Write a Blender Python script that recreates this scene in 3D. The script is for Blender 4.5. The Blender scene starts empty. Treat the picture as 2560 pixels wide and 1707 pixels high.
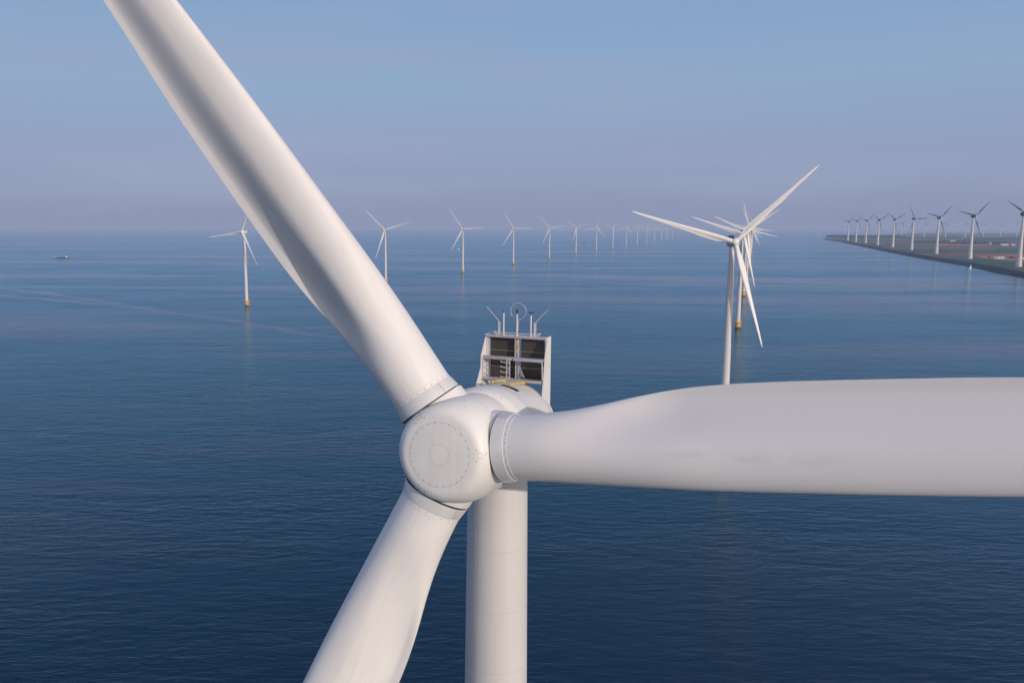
import bpy, bmesh, math, random
from mathutils import Vector, Matrix
from math import sin, cos, pi, radians as R, sqrt

random.seed(7)
sc = bpy.context.scene

# ------------------------------------------------------------------ camera, sky, sun, exposure
CAM_Z = 103.3
PITCH = math.atan(290 / 1990)
cd = bpy.data.cameras.new("camera")
cam = bpy.data.objects.new("camera", cd)
sc.collection.objects.link(cam)
cam.location = (0, 0, CAM_Z)
cam.rotation_euler = (pi / 2 - PITCH, 0, 0)
cd.sensor_width = 36
cd.lens = 1990 / 2560 * 36
cd.shift_x = 160 / 2560
cd.clip_start = 0.5
cd.clip_end = 150000
sc.camera = cam

SUN_EL = R(15)
SUN_AZ = R(180 - 37)          # compass style: 0 = +Y, clockwise towards +X
S = Vector((sin(SUN_AZ) * cos(SUN_EL), cos(SUN_AZ) * cos(SUN_EL), sin(SUN_EL)))

world = bpy.data.worlds.new("World")
sc.world = world
world.use_nodes = True
wn, wl = world.node_tree.nodes, world.node_tree.links
wn.clear()
sky = wn.new("ShaderNodeTexSky")
sky.sky_type = 'NISHITA'
sky.sun_disc = False
sky.sun_elevation = SUN_EL
sky.sun_rotation = SUN_AZ
sky.altitude = 50
sky.air_density = 1.0
sky.dust_density = 1.0
sky.ozone_density = 1.0
# a veil of lavender-blue haze in the lower sky, thinning out overhead, with very faint high cloud
SKY = 0.10
wtc = wn.new("ShaderNodeTexCoord")
wsep = wn.new("ShaderNodeSeparateXYZ"); wl.new(wtc.outputs["Generated"], wsep.inputs[0])
veil = wn.new("ShaderNodeValToRGB")
e = veil.color_ramp.elements
stops = [(0.0, (.258, .298, .450)), (.035, (.275, .322, .485)), (.09, (.285, .355, .535)), (.16, (.280, .400, .590)), (.28, (.225, .368, .598)), (.45, (.10, .22, .50)), (.8, (.05, .15, .40))]
e[0].position = 0; e[0].color = (*stops[0][1], 1); e[1].position = stops[1][0]; e[1].color = (*stops[1][1], 1)
for p_, c_ in stops[2:]:
    q_ = e.new(p_); q_.color = (*c_, 1)
wl.new(wsep.outputs[2], veil.inputs[0])
wmap = wn.new("ShaderNodeMapping"); wmap.inputs["Scale"].default_value = (1.2, 1.2, 9.0); wmap.inputs["Rotation"].default_value = (0, R(4), 0)
wl.new(wtc.outputs["Generated"], wmap.inputs[0])
wno = wn.new("ShaderNodeTexNoise"); wno.inputs["Scale"].default_value = 1.6; wno.inputs["Detail"].default_value = 5; wno.inputs["Roughness"].default_value = .5
wl.new(wmap.outputs[0], wno.inputs["Vector"])
wcr = wn.new("ShaderNodeMapRange"); wcr.interpolation_type = 'SMOOTHSTEP'
wcr.inputs[1].default_value = .42; wcr.inputs[2].default_value = .72; wcr.inputs[4].default_value = .65
wl.new(wno.outputs[0], wcr.inputs[0])
cloud = wn.new("ShaderNodeMixRGB"); cloud.inputs[2].default_value = (.325, .385, .555, 1)
wl.new(wcr.outputs[0], cloud.inputs[0]); wl.new(veil.outputs[0], cloud.inputs[1])
gain = wn.new("ShaderNodeVectorMath"); gain.operation = 'SCALE'; gain.inputs[3].default_value = 1 / SKY
# the bright hazy sky on the sun's side, behind the camera
wdot = wn.new("ShaderNodeVectorMath"); wdot.operation = 'DOT_PRODUCT'; wdot.inputs[1].default_value = tuple(S)
wl.new(wtc.outputs["Generated"], wdot.inputs[0])
wglow = wn.new("ShaderNodeMapRange"); wglow.interpolation_type = 'SMOOTHSTEP'
wglow.inputs[1].default_value = 0.05; wglow.inputs[2].default_value = 1.0
wl.new(wdot.outputs["Value"], wglow.inputs[0])
glow = wn.new("ShaderNodeMixRGB"); glow.inputs[2].default_value = (.90, .76, .66, 1)
wl.new(wglow.outputs[0], glow.inputs[0]); wl.new(cloud.outputs[0], glow.inputs[1])
wl.new(glow.outputs[0], gain.inputs[0])
fac = wn.new("ShaderNodeMapRange"); fac.interpolation_type = 'SMOOTHSTEP'
fac.inputs[1].default_value = .25; fac.inputs[2].default_value = .75; fac.inputs[3].default_value = .96; fac.inputs[4].default_value = .88
wl.new(wsep.outputs[2], fac.inputs[0])
mixs = wn.new("ShaderNodeMixRGB")
wl.new(fac.outputs[0], mixs.inputs[0]); wl.new(sky.outputs[0], mixs.inputs[1]); wl.new(gain.outputs[0], mixs.inputs[2])
bg = wn.new("ShaderNodeBackground")
bg.inputs[1].default_value = SKY
wo = wn.new("ShaderNodeOutputWorld")
wl.new(mixs.outputs[0], bg.inputs[0])
wl.new(bg.outputs[0], wo.inputs[0])

sd = bpy.data.lights.new("sun", 'SUN')
sd.energy = 2.45
sd.angle = R(0.6)
sd.color = (1.0, 0.87, 0.78)
sun = bpy.data.objects.new("sun", sd)
sc.collection.objects.link(sun)
sun.rotation_euler = S.to_track_quat('Z', 'Y').to_euler()

sc.view_settings.view_transform = 'Standard'
sc.view_settings.look = 'None'
sc.view_settings.exposure = 0.0
sc.view_settings.gamma = 1.0

sc.render.engine = 'CYCLES'
sc.cycles.max_bounces = 6
sc.cycles.diffuse_bounces = 3
sc.cycles.glossy_bounces = 3
sc.cycles.volume_bounces = 1
sc.cycles.use_denoising = True

# ------------------------------------------------------------------ materials
def new_mat(name):
    m = bpy.data.materials.new(name)
    m.use_nodes = True
    nt = m.node_tree
    return m, nt, nt.nodes["Principled BSDF"]

def paint(name, col, rough=0.4, var=0.04, scale=0.6, metal=0.0, bump=0.0, spec=0.5, streak=0.0):
    """plain paint with a little tonal mottling in object space"""
    m, nt, b = new_mat(name)
    tc = nt.nodes.new("ShaderNodeTexCoord")
    n = nt.nodes.new("ShaderNodeTexNoise")
    n.inputs["Scale"].default_value = scale
    n.inputs["Detail"].default_value = 5
    nt.links.new(tc.outputs["Object"], n.inputs["Vector"])
    r = nt.nodes.new("ShaderNodeValToRGB")
    r.color_ramp.elements[0].position = 0.3
    r.color_ramp.elements[1].position = 0.7
    r.color_ramp.elements[0].color = (*[c * (1 - var) for c in col], 1)
    r.color_ramp.elements[1].color = (*[min(1, c * (1 + var)) for c in col], 1)
    nt.links.new(n.outputs[0], r.inputs[0])
    if streak:      # long faint dirt runs along local z, and patchy gloss
        mp = nt.nodes.new("ShaderNodeMapping"); mp.inputs["Scale"].default_value = (4.5, 4.5, 0.16)
        nt.links.new(tc.outputs["Object"], mp.inputs[0])
        n2 = nt.nodes.new("ShaderNodeTexNoise"); n2.inputs["Scale"].default_value = 1.0; n2.inputs["Detail"].default_value = 7; n2.inputs["Roughness"].default_value = .62
        nt.links.new(mp.outputs[0], n2.inputs["Vector"])
        mr_ = nt.nodes.new("ShaderNodeMapRange"); mr_.inputs[1].default_value = .50; mr_.inputs[2].default_value = .78
        mr_.inputs[3].default_value = 0; mr_.inputs[4].default_value = streak
        nt.links.new(n2.outputs[0], mr_.inputs[0])
        mx = nt.nodes.new("ShaderNodeMixRGB"); nt.links.new(mr_.outputs[0], mx.inputs[0]); nt.links.new(r.outputs[0], mx.inputs[1])
        mx.inputs[2].default_value = (.36, .35, .31, 1)
        nt.links.new(mx.outputs[0], b.inputs["Base Color"])
        rr_ = nt.nodes.new("ShaderNodeMapRange"); rr_.inputs[3].default_value = rough - .07; rr_.inputs[4].default_value = rough + .12
        nt.links.new(n.outputs[0], rr_.inputs[0]); nt.links.new(rr_.outputs[0], b.inputs["Roughness"])
    else:
        nt.links.new(r.outputs[0], b.inputs["Base Color"])
        b.inputs["Roughness"].default_value = rough
    b.inputs["Metallic"].default_value = metal
    b.inputs["Specular IOR Level"].default_value = spec
    if bump:
        bp = nt.nodes.new("ShaderNodeBump")
        bp.inputs["Distance"].default_value = bump
        nt.links.new(n.outputs[0], bp.inputs["Height"])
        nt.links.new(bp.outputs[0], b.inputs["Normal"])
    return m

M = {}
M['white'] = paint("white_gelcoat", (0.77, 0.745, 0.72), 0.38, 0.03, 0.35, streak=.16)
M['hub'] = paint("hub_gelcoat", (0.77, 0.755, 0.725), 0.42, 0.04, 0.9, streak=.14)
M['tower'] = paint("tower_paint", (0.64, 0.615, 0.60), 0.40, 0.03, 0.25, streak=.16)
M['panel'] = paint("panel_grey", (0.68, 0.675, 0.65), 0.45, 0.05, 1.2, streak=.2)
M['collar'] = paint("collar_satin", (0.70, 0.70, 0.69), 0.28, 0.05, 1.6, metal=0.12)
M['seam'] = paint("seam_grey", (0.36, 0.35, 0.33), 0.7)
M['seam_soft'] = paint("seam_soft_grey", (0.52, 0.51, 0.49), 0.6)
M['gap'] = paint("black_rubber", (0.015, 0.017, 0.02), 0.7)
M['bolt'] = paint("bolt_dark", (0.10, 0.095, 0.085), 0.5)
M['alu'] = paint("aluminium_frame", (0.50, 0.50, 0.52), 0.38, 0.06, 3, metal=0.3)
M['radiator'] = paint("radiator_dark", (0.075, 0.064, 0.055), 0.35, 0.12, 2.0)
M['yellow'] = paint("yellow_paint", (0.75, 0.48, 0.03), 0.45, 0.1, 4)
M['tp'] = paint("transition_yellow", (0.72, 0.40, 0.09), 0.55, 0.12, 0.8)
M['splash'] = paint("splash_zone_brown", (0.10, 0.075, 0.05), 0.8, 0.3, 1.0)
M['red'] = paint("crane_red", (0.60, 0.10, 0.05), 0.5)
M['galv'] = paint("galvanised_pole", (0.62, 0.60, 0.61), 0.4, 0.05, 4, metal=0.2)
M['black'] = paint("black_sensor", (0.03, 0.03, 0.035), 0.5)
M['shell_shade'] = paint("nacelle_shade_blue", (0.002, 0.035, 0.075), 0.6, 0.1, 0.3, spec=.15)  # shaded side of pale grey nacelles, put into the colour as dark blue
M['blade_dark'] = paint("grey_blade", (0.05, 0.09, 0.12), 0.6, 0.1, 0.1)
M['concrete'] = paint("pale_concrete", (0.62, 0.60, 0.57), 0.6, 0.06, 0.1)
M['hull'] = paint("hull_green", (0.02, 0.10, 0.12), 0.5, 0.2, 0.3)
M['ship_white'] = paint("ship_white", (0.80, 0.80, 0.78), 0.5)
M['hatch'] = paint("hatch_cover", (0.10, 0.17, 0.20), 0.6)
M['glass'] = paint("dark_glass", (0.03, 0.04, 0.05), 0.1)
M['barn_wall'] = paint("barn_wall", (0.72, 0.70, 0.66), 0.7)
M['barn_roof'] = paint("barn_roof", (0.62, 0.62, 0.62), 0.6)
M['brick_roof'] = paint("tile_roof", (0.25, 0.10, 0.06), 0.8)
M['trunk'] = paint("bark", (0.08, 0.06, 0.04), 0.9)
M['leaf'] = paint("foliage", (0.012, 0.045, 0.05), 0.9, 0.5, 0.15)

def stained_blade():
    m, nt, b = new_mat("stained_gelcoat")
    N, L = nt.nodes, nt.links
    tc = N.new("ShaderNodeTexCoord")
    sep = N.new("ShaderNodeSeparateXYZ")
    L.new(tc.outputs["Object"], sep.inputs[0])
    mp = N.new("ShaderNodeMapping")
    mp.inputs["Scale"].default_value = (3.2, 3.0, 0.55)
    L.new(tc.outputs["Object"], mp.inputs[0])
    n = N.new("ShaderNodeTexNoise"); n.inputs["Scale"].default_value = 1.5; n.inputs["Detail"].default_value = 7
    n.inputs["Roughness"].default_value = 0.65
    L.new(mp.outputs[0], n.inputs["Vector"])
    def mth(op, a, b_=None, c=None):
        q = N.new("ShaderNodeMath"); q.operation = op
        for i, v in enumerate((a, b_, c)):
            if v is None: continue
            if isinstance(v, (int, float)): q.inputs[i].default_value = v
            else: L.new(v, q.inputs[i])
        return q.outputs[0]
    # line of grime: x = -0.2 - 0.02*(z-7), from z = 6 to 16
    xl = mth('MULTIPLY_ADD', sep.outputs[2], 0.030, -0.10)
    d = mth('ABSOLUTE', mth('ADD', sep.outputs[0], mth('SUBTRACT', 0.02, xl)))
    d = mth('ADD', d, mth('MULTIPLY', mth('SUBTRACT', n.outputs[0], 0.5), 0.25))
    band = N.new("ShaderNodeMapRange"); band.interpolation_type = 'SMOOTHSTEP'
    band.inputs[1].default_value = 0.30; band.inputs[2].default_value = 0.0
    L.new(d, band.inputs[0])
    z0 = N.new("ShaderNodeMapRange"); z0.interpolation_type = 'SMOOTHSTEP'
    z0.inputs[1].default_value = 5.5; z0.inputs[2].default_value = 8.0
    L.new(sep.outputs[2], z0.inputs[0])
    z1 = N.new("ShaderNodeMapRange"); z1.interpolation_type = 'SMOOTHSTEP'
    z1.inputs[1].default_value = 16.0; z1.inputs[2].default_value = 11.5
    L.new(sep.outputs[2], z1.inputs[0])
    th = N.new("ShaderNodeMapRange")
    th.inputs[1].default_value = 0.42; th.inputs[2].default_value = 0.68
    L.new(n.outputs[0], th.inputs[0])
    f = mth('MULTIPLY', mth('MULTIPLY', band.outputs[0], z0.outputs[0]), mth('MULTIPLY', z1.outputs[0], th.outputs[0]))
    f = mth('MULTIPLY', f, 0.40)
    n2 = N.new("ShaderNodeTexNoise"); n2.inputs["Scale"].default_value = 0.35; n2.inputs["Detail"].default_value = 4
    L.new(tc.outputs["Object"], n2.inputs["Vector"])
    base = N.new("ShaderNodeMixRGB")
    base.inputs[1].default_value = (0.76, 0.735, 0.715, 1); base.inputs[2].default_value = (0.79, 0.765, 0.745, 1)
    L.new(n2.outputs[0], base.inputs[0])
    mx = N.new("ShaderNodeMixRGB")
    L.new(f, mx.inputs[0]); L.new(base.outputs[0], mx.inputs[1])
    mx.inputs[2].default_value = (0.40, 0.42, 0.39, 1)
    L.new(mx.outputs[0], b.inputs["Base Color"])
    b.inputs["Roughness"].default_value = 0.4
    return m
M['stained'] = stained_blade()

# ------------------------------------------------------------------ mesh helpers
class MB:
    def __init__(s):
        s.v, s.f, s.mi = [], [], []
    def quad_strip(s, rings, closed=True, mat=0, cap0=False, cap1=False):
        base = len(s.v); n = len(rings[0])
        for r in rings: s.v += [tuple(p) for p in r]
        for i in range(len(rings) - 1):
            for j in range(n if closed else n - 1):
                a = base + i * n + j; b = base + i * n + (j + 1) % n
                s.f.append((a, b, b + n, a + n)); s.mi.append(mat)
        if cap0: s.f.append(tuple(base + j for j in reversed(range(n)))); s.mi.append(mat)
        if cap1:
            k = base + (len(rings) - 1) * n
            s.f.append(tuple(k + j for j in range(n))); s.mi.append(mat)
        return s
    def tube(s, p0, p1, r0, r1=None, n=12, mat=0, caps=True):
        p0, p1 = Vector(p0), Vector(p1); r1 = r0 if r1 is None else r1
        q = (p1 - p0).to_track_quat('Z', 'Y')
        rg = [[p + q @ Vector((r * cos(2 * pi * k / n), r * sin(2 * pi * k / n), 0)) for k in range(n)] for p, r in ((p0, r0), (p1, r1))]
        return s.quad_strip(rg, True, mat, caps, caps)
    def lathe(s, origin, axis, prof, n=48, mat=0, cap0=False, cap1=False):
        """prof = [(distance along axis, radius)]"""
        o = Vector(origin); q = Vector(axis).to_track_quat('Z', 'Y')
        rg = [[o + q @ Vector((r * cos(2 * pi * k / n), r * sin(2 * pi * k / n), h)) for k in range(n)] for h, r in prof]
        return s.quad_strip(rg, True, mat, cap0, cap1)
    def box(s, c, d, mat=0, rot=None, taper=1.0):
        c = Vector(c); x, y, z = d[0] / 2, d[1] / 2, d[2] / 2
        P = [Vector((i * x * (taper if k > 0 else 1), j * y * (taper if k > 0 else 1), k * z)) for k in (-1, 1) for j in (-1, 1) for i in (-1, 1)]
        if rot is not None: P = [rot @ p for p in P]
        b = len(s.v); s.v += [tuple(c + p) for p in P]
        for f in ((0, 2, 3, 1), (4, 5, 7, 6), (0, 1, 5, 4), (1, 3, 7, 5), (3, 2, 6, 7), (2, 0, 4, 6)):
            s.f.append(tuple(b + i for i in f)); s.mi.append(mat)
        return s
    def plate(s, pts, thick, mat=0):
        """extrude a polygon (list of 3D points) by a thickness vector"""
        t = Vector(thick); n = len(pts); b = len(s.v)
        s.v += [tuple(Vector(p)) for p in pts] + [tuple(Vector(p) + t) for p in pts]
        s.f.append(tuple(b + i for i in reversed(range(n)))); s.mi.append(mat)
        s.f.append(tuple(b + n + i for i in range(n))); s.mi.append(mat)
        for i in range(n):
            j = (i + 1) % n
            s.f.append((b + i, b + j, b + n + j, b + n + i)); s.mi.append(mat)
        return s
    def ribbon(s, pts, normals, w, mat=0):
        """flat strip following pts, lying perpendicular to the normals"""
        rg = []
        for i, p in enumerate(pts):
            p = Vector(p); n = Vector(normals[i])
            a = Vector(pts[max(i - 1, 0)]); b = Vector(pts[min(i + 1, len(pts) - 1)])
            t = (b - a).normalized(); sd_ = t.cross(n).normalized() * w / 2
            rg.append([p - sd_, p + sd_])
        return s.quad_strip(rg, False, mat)
    def disc(s, c, nrm, r, n=8, mat=0, h=0.006):
        c = Vector(c); nrm = Vector(nrm).normalized()
        return s.tube(c - nrm * 0.01, c + nrm * h, r, r * .8, n, mat)
    def mesh(s, name, mats, angle=32):
        me = bpy.data.meshes.new(name)
        me.from_pydata(s.v, [], s.f)
        for m in (mats if isinstance(mats, (list, tuple)) else [mats]): me.materials.append(m)
        me.polygons.foreach_set("material_index", s.mi)
        bm = bmesh.new(); bm.from_mesh(me)
        bmesh.ops.recalc_face_normals(bm, faces=bm.faces)
        bm.to_mesh(me); bm.free()
        me.shade_smooth()
        if angle: me.set_sharp_from_angle(angle=R(angle))
        return me
    def build(s, name, mats, parent=None, angle=32):
        return link(name, s.mesh(name, mats, angle), parent)

def link(name, me, parent=None):
    o = bpy.data.objects.new(name, me)
    sc.collection.objects.link(o)
    if parent: o.parent = parent
    return o

def tag(o, label=None, cat=None, group=None, kind=None):
    if label: o["label"] = label
    if cat: o["category"] = cat
    if group: o["group"] = group
    if kind: o["kind"] = kind
    return o

def thing(name, label, cat, loc=(0, 0, 0), rz=0, group=None):
    o = bpy.data.objects.new(name, None)
    o.empty_display_size = 2
    sc.collection.objects.link(o)
    o.location = loc; o.rotation_euler = (0, 0, rz)
    return tag(o, label, cat, group)

def lerp_tab(tab, t):
    if t <= tab[0][0]: return tab[0][1]
    for (a, va), (b, vb) in zip(tab, tab[1:]):
        if t <= b:
            # catmull-rom style smoothing
            i = tab.index((a, va)); u = (t - a) / (b - a)
            m0 = (vb - tab[i - 1][1]) / (b - tab[i - 1][0]) if i > 0 else (vb - va) / (b - a)
            m1 = (tab[i + 2][1] - va) / (tab[i + 2][0] - a) if i + 2 < len(tab) else (vb - va) / (b - a)
            h = b - a
            return ((2*u**3 - 3*u**2 + 1) * va + (u**3 - 2*u**2 + u) * h * m0 + (-2*u**3 + 3*u**2) * vb + (u**3 - u**2) * h * m1)
    return tab[-1][1]

def sstep(a, b, x):
    t = max(0, min(1, (x - a) / (b - a))); return t * t * (3 - 2 * t)

# ------------------------------------------------------------------ sea and land
RE = 7.4e6
def drop(x, y): return -(x * x + y * y) / (2 * RE)

def sea():
    n = 180; mb = MB()
    rad = [30 * (40000 / 30) ** (i / 90) for i in range(91)]
    rings = [[(r * cos(2*pi*k/n), r * sin(2*pi*k/n), drop(r, 0)) for k in range(n)] for r in rad]
    mb.quad_strip(rings, True, 0, True, False)
    m, nt, b = new_mat("lake_water")
    N, L = nt.nodes, nt.links
    tc = N.new("ShaderNodeTexCoord")
    def noise(rot, scale, sc_=1.0, detail=3, rough=0.5, dist=0.0, loc=(0, 0, 0)):
        mp = N.new("ShaderNodeMapping")
        mp.inputs["Rotation"].default_value = (0, 0, rot); mp.inputs["Scale"].default_value = (scale[0], scale[1], 1)
        mp.inputs["Location"].default_value = loc
        L.new(tc.outputs["Object"], mp.inputs[0])
        q = N.new("ShaderNodeTexNoise")
        q.noise_dimensions = '2D'
        q.inputs["Scale"].default_value = sc_; q.inputs["Detail"].default_value = detail
        q.inputs["Roughness"].default_value = rough; q.inputs["Distortion"].default_value = dist
        L.new(mp.outputs[0], q.inputs["Vector"])
        return q.outputs[0]
    def mth(op, a, b_=None, c=None):
        q = N.new("ShaderNodeMath"); q.operation = op
        for i, v in enumerate((a, b_, c)):
            if v is None: continue
            if isinstance(v, (int, float)): q.inputs[i].default_value = v
            else: L.new(v, q.inputs[i])
        return q.outputs[0]
    def mr(v, a, b_, c=0., d=1.):
        q = N.new("ShaderNodeMapRange"); q.interpolation_type = 'SMOOTHSTEP'
        for i, x in enumerate((a, b_, c, d)): q.inputs[i + 1].default_value = x
        L.new(v, q.inputs[0]); return q.outputs[0]
    sep = N.new("ShaderNodeSeparateXYZ"); L.new(tc.outputs["Object"], sep.inputs[0])
    X, Y = sep.outputs[0], sep.outputs[1]
    # smooth wind slicks: long streaks lying roughly west-north-west to east-south-east
    rr = R(24)
    s1 = mr(noise(rr, (1/1700, 1/190), 1, 4, .55, .4), 0.42, 0.64)
    s2 = mr(noise(R(36), (1/260, 1/22), 1, 4, .6, .6, (3.1, 8.2, 0)), 0.56, 0.74)
    wob = noise(0, (1/240, 1/240), 1, 3, .55, 0, (5, 2, 0))
    fray = noise(R(36), (1/90, 1/14), 1, 4, .65, 0, (1, 5, 0))
    def line(x0, y0, x1, y1, w, wa):
        dx, dy = x1 - x0, y1 - y0; l = sqrt(dx*dx + dy*dy); dx /= l; dy /= l
        d = mth('ADD', mth('MULTIPLY', mth('SUBTRACT', X, x0), -dy), mth('MULTIPLY', mth('SUBTRACT', Y, y0), dx))
        d = mth('ADD', d, mth('MULTIPLY', mth('SUBTRACT', wob, .5), wa))
        s = mth('ADD', mth('MULTIPLY', mth('SUBTRACT', X, x0), dx), mth('MULTIPLY', mth('SUBTRACT', Y, y0), dy))
        band = mth('MULTIPLY', mr(mth('ABSOLUTE', d), w, w * .2), mr(fray, .3, .62, .25, .85))
        ends = mth('MULTIPLY', mr(s, -150., 100.), mr(s, l + 200., l - 100.))
        return mth('MULTIPLY', band, ends)
    lines = [line(-1000, 1590, -91, 717, 12, 70), line(134, 1690, 1500, 1100, 130, 190), line(-900, 1330, -400, 1010, 14, 60)]
    slick = mth('MAXIMUM', mth('MULTIPLY', s1, 0.62), mth('MULTIPLY', s2, 0.5))
    for q in lines: slick = mth('MAXIMUM', slick, q)
    # waves (heights in metres)
    h1 = mth('MULTIPLY', noise(R(32), (1/9.5, 1/2.8), 1, 3, .55, .25), 1.0)
    h2 = mth('MULTIPLY', noise(R(20), (1/2.2, 1/0.9), 1, 3, .6, .2), 0.26)
    h3 = mth('MULTIPLY', noise(R(32), (1/40, 1/13), 1, 2, .5), 1.2)
    h = mth('ADD', mth('ADD', h1, h2), h3)
    gust = mr(noise(R(30), (1/160, 1/70), 1, 3, .5), 0.3, 0.7, 0.28, 0.60)
    amp = mth('MULTIPLY', gust, mth('SUBTRACT', 1.0, mth('MULTIPLY', slick, 0.55)))
    bp = N.new("ShaderNodeBump"); bp.inputs["Distance"].default_value = 1.0
    L.new(amp, bp.inputs["Strength"]); L.new(h, bp.inputs["Height"])
    tur = noise(R(15), (1/2500, 1/900), 1, 3, .5, 0, (2, 7, 0))
    col = N.new("ShaderNodeMixRGB")
    col.inputs[1].default_value = (0.0002, 0.017, 0.042, 1); col.inputs[2].default_value = (0.0002, 0.024, 0.050, 1)
    L.new(tur, col.inputs[0])
    # body of the water scatters light from within; its surface mirrors the sky
    sss = N.new("ShaderNodeSubsurfaceScattering")
    sss.inputs["Scale"].default_value = 14.0; sss.inputs["Radius"].default_value = (0.3, 0.8, 1.0)
    L.new(col.outputs[0], sss.inputs["Color"])
    gl = N.new("ShaderNodeBsdfGlossy")
    gcol = N.new("ShaderNodeMixRGB")
    gcol.inputs[1].default_value = (0.52, 0.83, 0.97, 1); gcol.inputs[2].default_value = (1.0, 0.95, 1.0, 1)
    L.new(slick, gcol.inputs[0]); L.new(gcol.outputs[0], gl.inputs["Color"])
    L.new(mr(slick, 0., 1., 0.14, 0.08), gl.inputs["Roughness"])
    L.new(bp.outputs[0], gl.inputs["Normal"])
    fr = N.new("ShaderNodeFresnel"); fr.inputs["IOR"].default_value = 1.333
    L.new(bp.outputs[0], fr.inputs["Normal"])
    ms = N.new("ShaderNodeMixShader")
    L.new(fr.outputs[0], ms.inputs[0]); L.new(sss.outputs[0], ms.inputs[1]); L.new(gl.outputs[0], ms.inputs[2])
    N.remove(b)
    L.new(ms.outputs[0], N["Material Output"].inputs["Surface"])
    o = mb.build("water", m, None, 0)
    return tag(o, "deep blue rippled lake surface with pale slick streaks", kind="structure")
sea()

SHORE = [(7000, 12200), (4500, 8500), (3420, 6900), (3060, 6430), (2963, 6358), (2540, 5218), (2060, 3998), (1711, 3107), (1500, 2541), (1316, 2017), (1198, 1742), (1020, 1240), (700, 420)]
def land():
    m, nt, b = new_mat("polder_fields")
    N, L = nt.nodes, nt.links
    tc = N.new("ShaderNodeTexCoord")
    mp = N.new("ShaderNodeMapping"); mp.inputs["Rotation"].default_value = (0, 0, R(21)); mp.inputs["Scale"].default_value = (1/820, 1/260, 1)
    L.new(tc.outputs["Object"], mp.inputs[0])
    vo = N.new("ShaderNodeTexVoronoi"); vo.distance = 'CHEBYCHEV'; vo.inputs["Scale"].default_value = 1; vo.inputs["Randomness"].default_value = .8
    L.new(mp.outputs[0], vo.inputs["Vector"])
    sp = N.new("ShaderNodeSeparateColor"); L.new(vo.outputs["Color"], sp.inputs[0])
    cr = N.new("ShaderNodeValToRGB"); cr.color_ramp.interpolation = 'CONSTANT'
    cols = [(0, (.045, .105, .080)), (.2, (.13, .115, .115)), (.38, (.04, .115, .085)), (.52, (.18, .13, .12)), (.64, (.07, .12, .09)), (.76, (.20, .14, .10)), (.86, (.055, .12, .09)), (.93, (.20, .16, .10))]
    e = cr.color_ramp.elements
    e[0].position = 0; e[0].color = (*cols[0][1], 1); e[1].position = cols[1][0]; e[1].color = (*cols[1][1], 1)
    for p, c in cols[2:]:
        q = e.new(p); q.color = (*c, 1)
    L.new(sp.outputs[0], cr.inputs[0])
    no = N.new("ShaderNodeTexNoise"); no.inputs["Scale"].default_value = 0.01; no.inputs["Detail"].default_value = 6
    L.new(tc.outputs["Object"], no.inputs["Vector"])
    mx = N.new("ShaderNodeMixRGB"); mx.blend_type = 'MULTIPLY'; mx.inputs[0].default_value = .5
    r2 = N.new("ShaderNodeMapRange"); r2.inputs[3].default_value = .5; r2.inputs[4].default_value = 1.5
    L.new(no.outputs[0], r2.inputs[0]); L.new(cr.outputs[0], mx.inputs[1]); L.new(r2.outputs[0], mx.inputs[2])
    L.new(mx.outputs[0], b.inputs["Base Color"]); b.inputs["Roughness"].default_value = .95; b.inputs["Specular IOR Level"].default_value = .05
    # sheet: rows across inland from the shore
    mb = MB(); rows = []
    for (x, y) in SHORE:
        row = []
        for k in range(40):
            d = 12 + 14000 * (k / 39) ** 2
            px, py = x + d * .93, y + d * .12
            row.append((px, py, drop(px, py) + 1.0))
        rows.append(row)
    mb.quad_strip(rows, False)
    o = mb.build("ground", m, None, 0)
    tag(o, "flat polder farmland in brown and green strips", kind="structure")
land()

def field_sheet(pts, col, label, z):
    m = paint("field_" + label.split()[0], col, .95, .12, .02, spec=.05)
    mb = MB(); n = len(pts); b = 0
    mb.v = [(x, y, drop(x, y) + z) for x, y in pts]; mb.f = [tuple(range(n))]; mb.mi = [0]
    tag(mb.build("field", m, None, 0), label, kind="structure")
field_sheet([(1832, 2777), (2055, 2856), (2400, 2858), (1890, 2090), (1693, 2190), (1640, 2333), (1693, 2535)], (.40, .20, .15), "pinkish bare field behind the farm", 1.3)
field_sheet([(2743, 4489), (3005, 4444), (2830, 4170), (2511, 4124)], (.42, .22, .17), "reddish bare strip field inland", 1.3)
field_sheet([(2563, 3747), (2998, 3753), (2494, 3120), (2184, 3215)], (.04, .12, .09), "green crop field inland", 1.3)
field_sheet([(2736, 5236), (2687, 4920), (2493, 4585), (2563, 4917)], (.16, .24, .16), "pale green strip field near the spit", 1.3)

def densify(pts, step):
    out = []
    for a, b in zip(pts, pts[1:]):
        n = max(1, int(math.dist(a, b) / step))
        out += [(a[0] + (b[0]-a[0]) * i/n, a[1] + (b[1]-a[1]) * i/n) for i in range(n)]
    return out + [pts[-1]]

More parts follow.
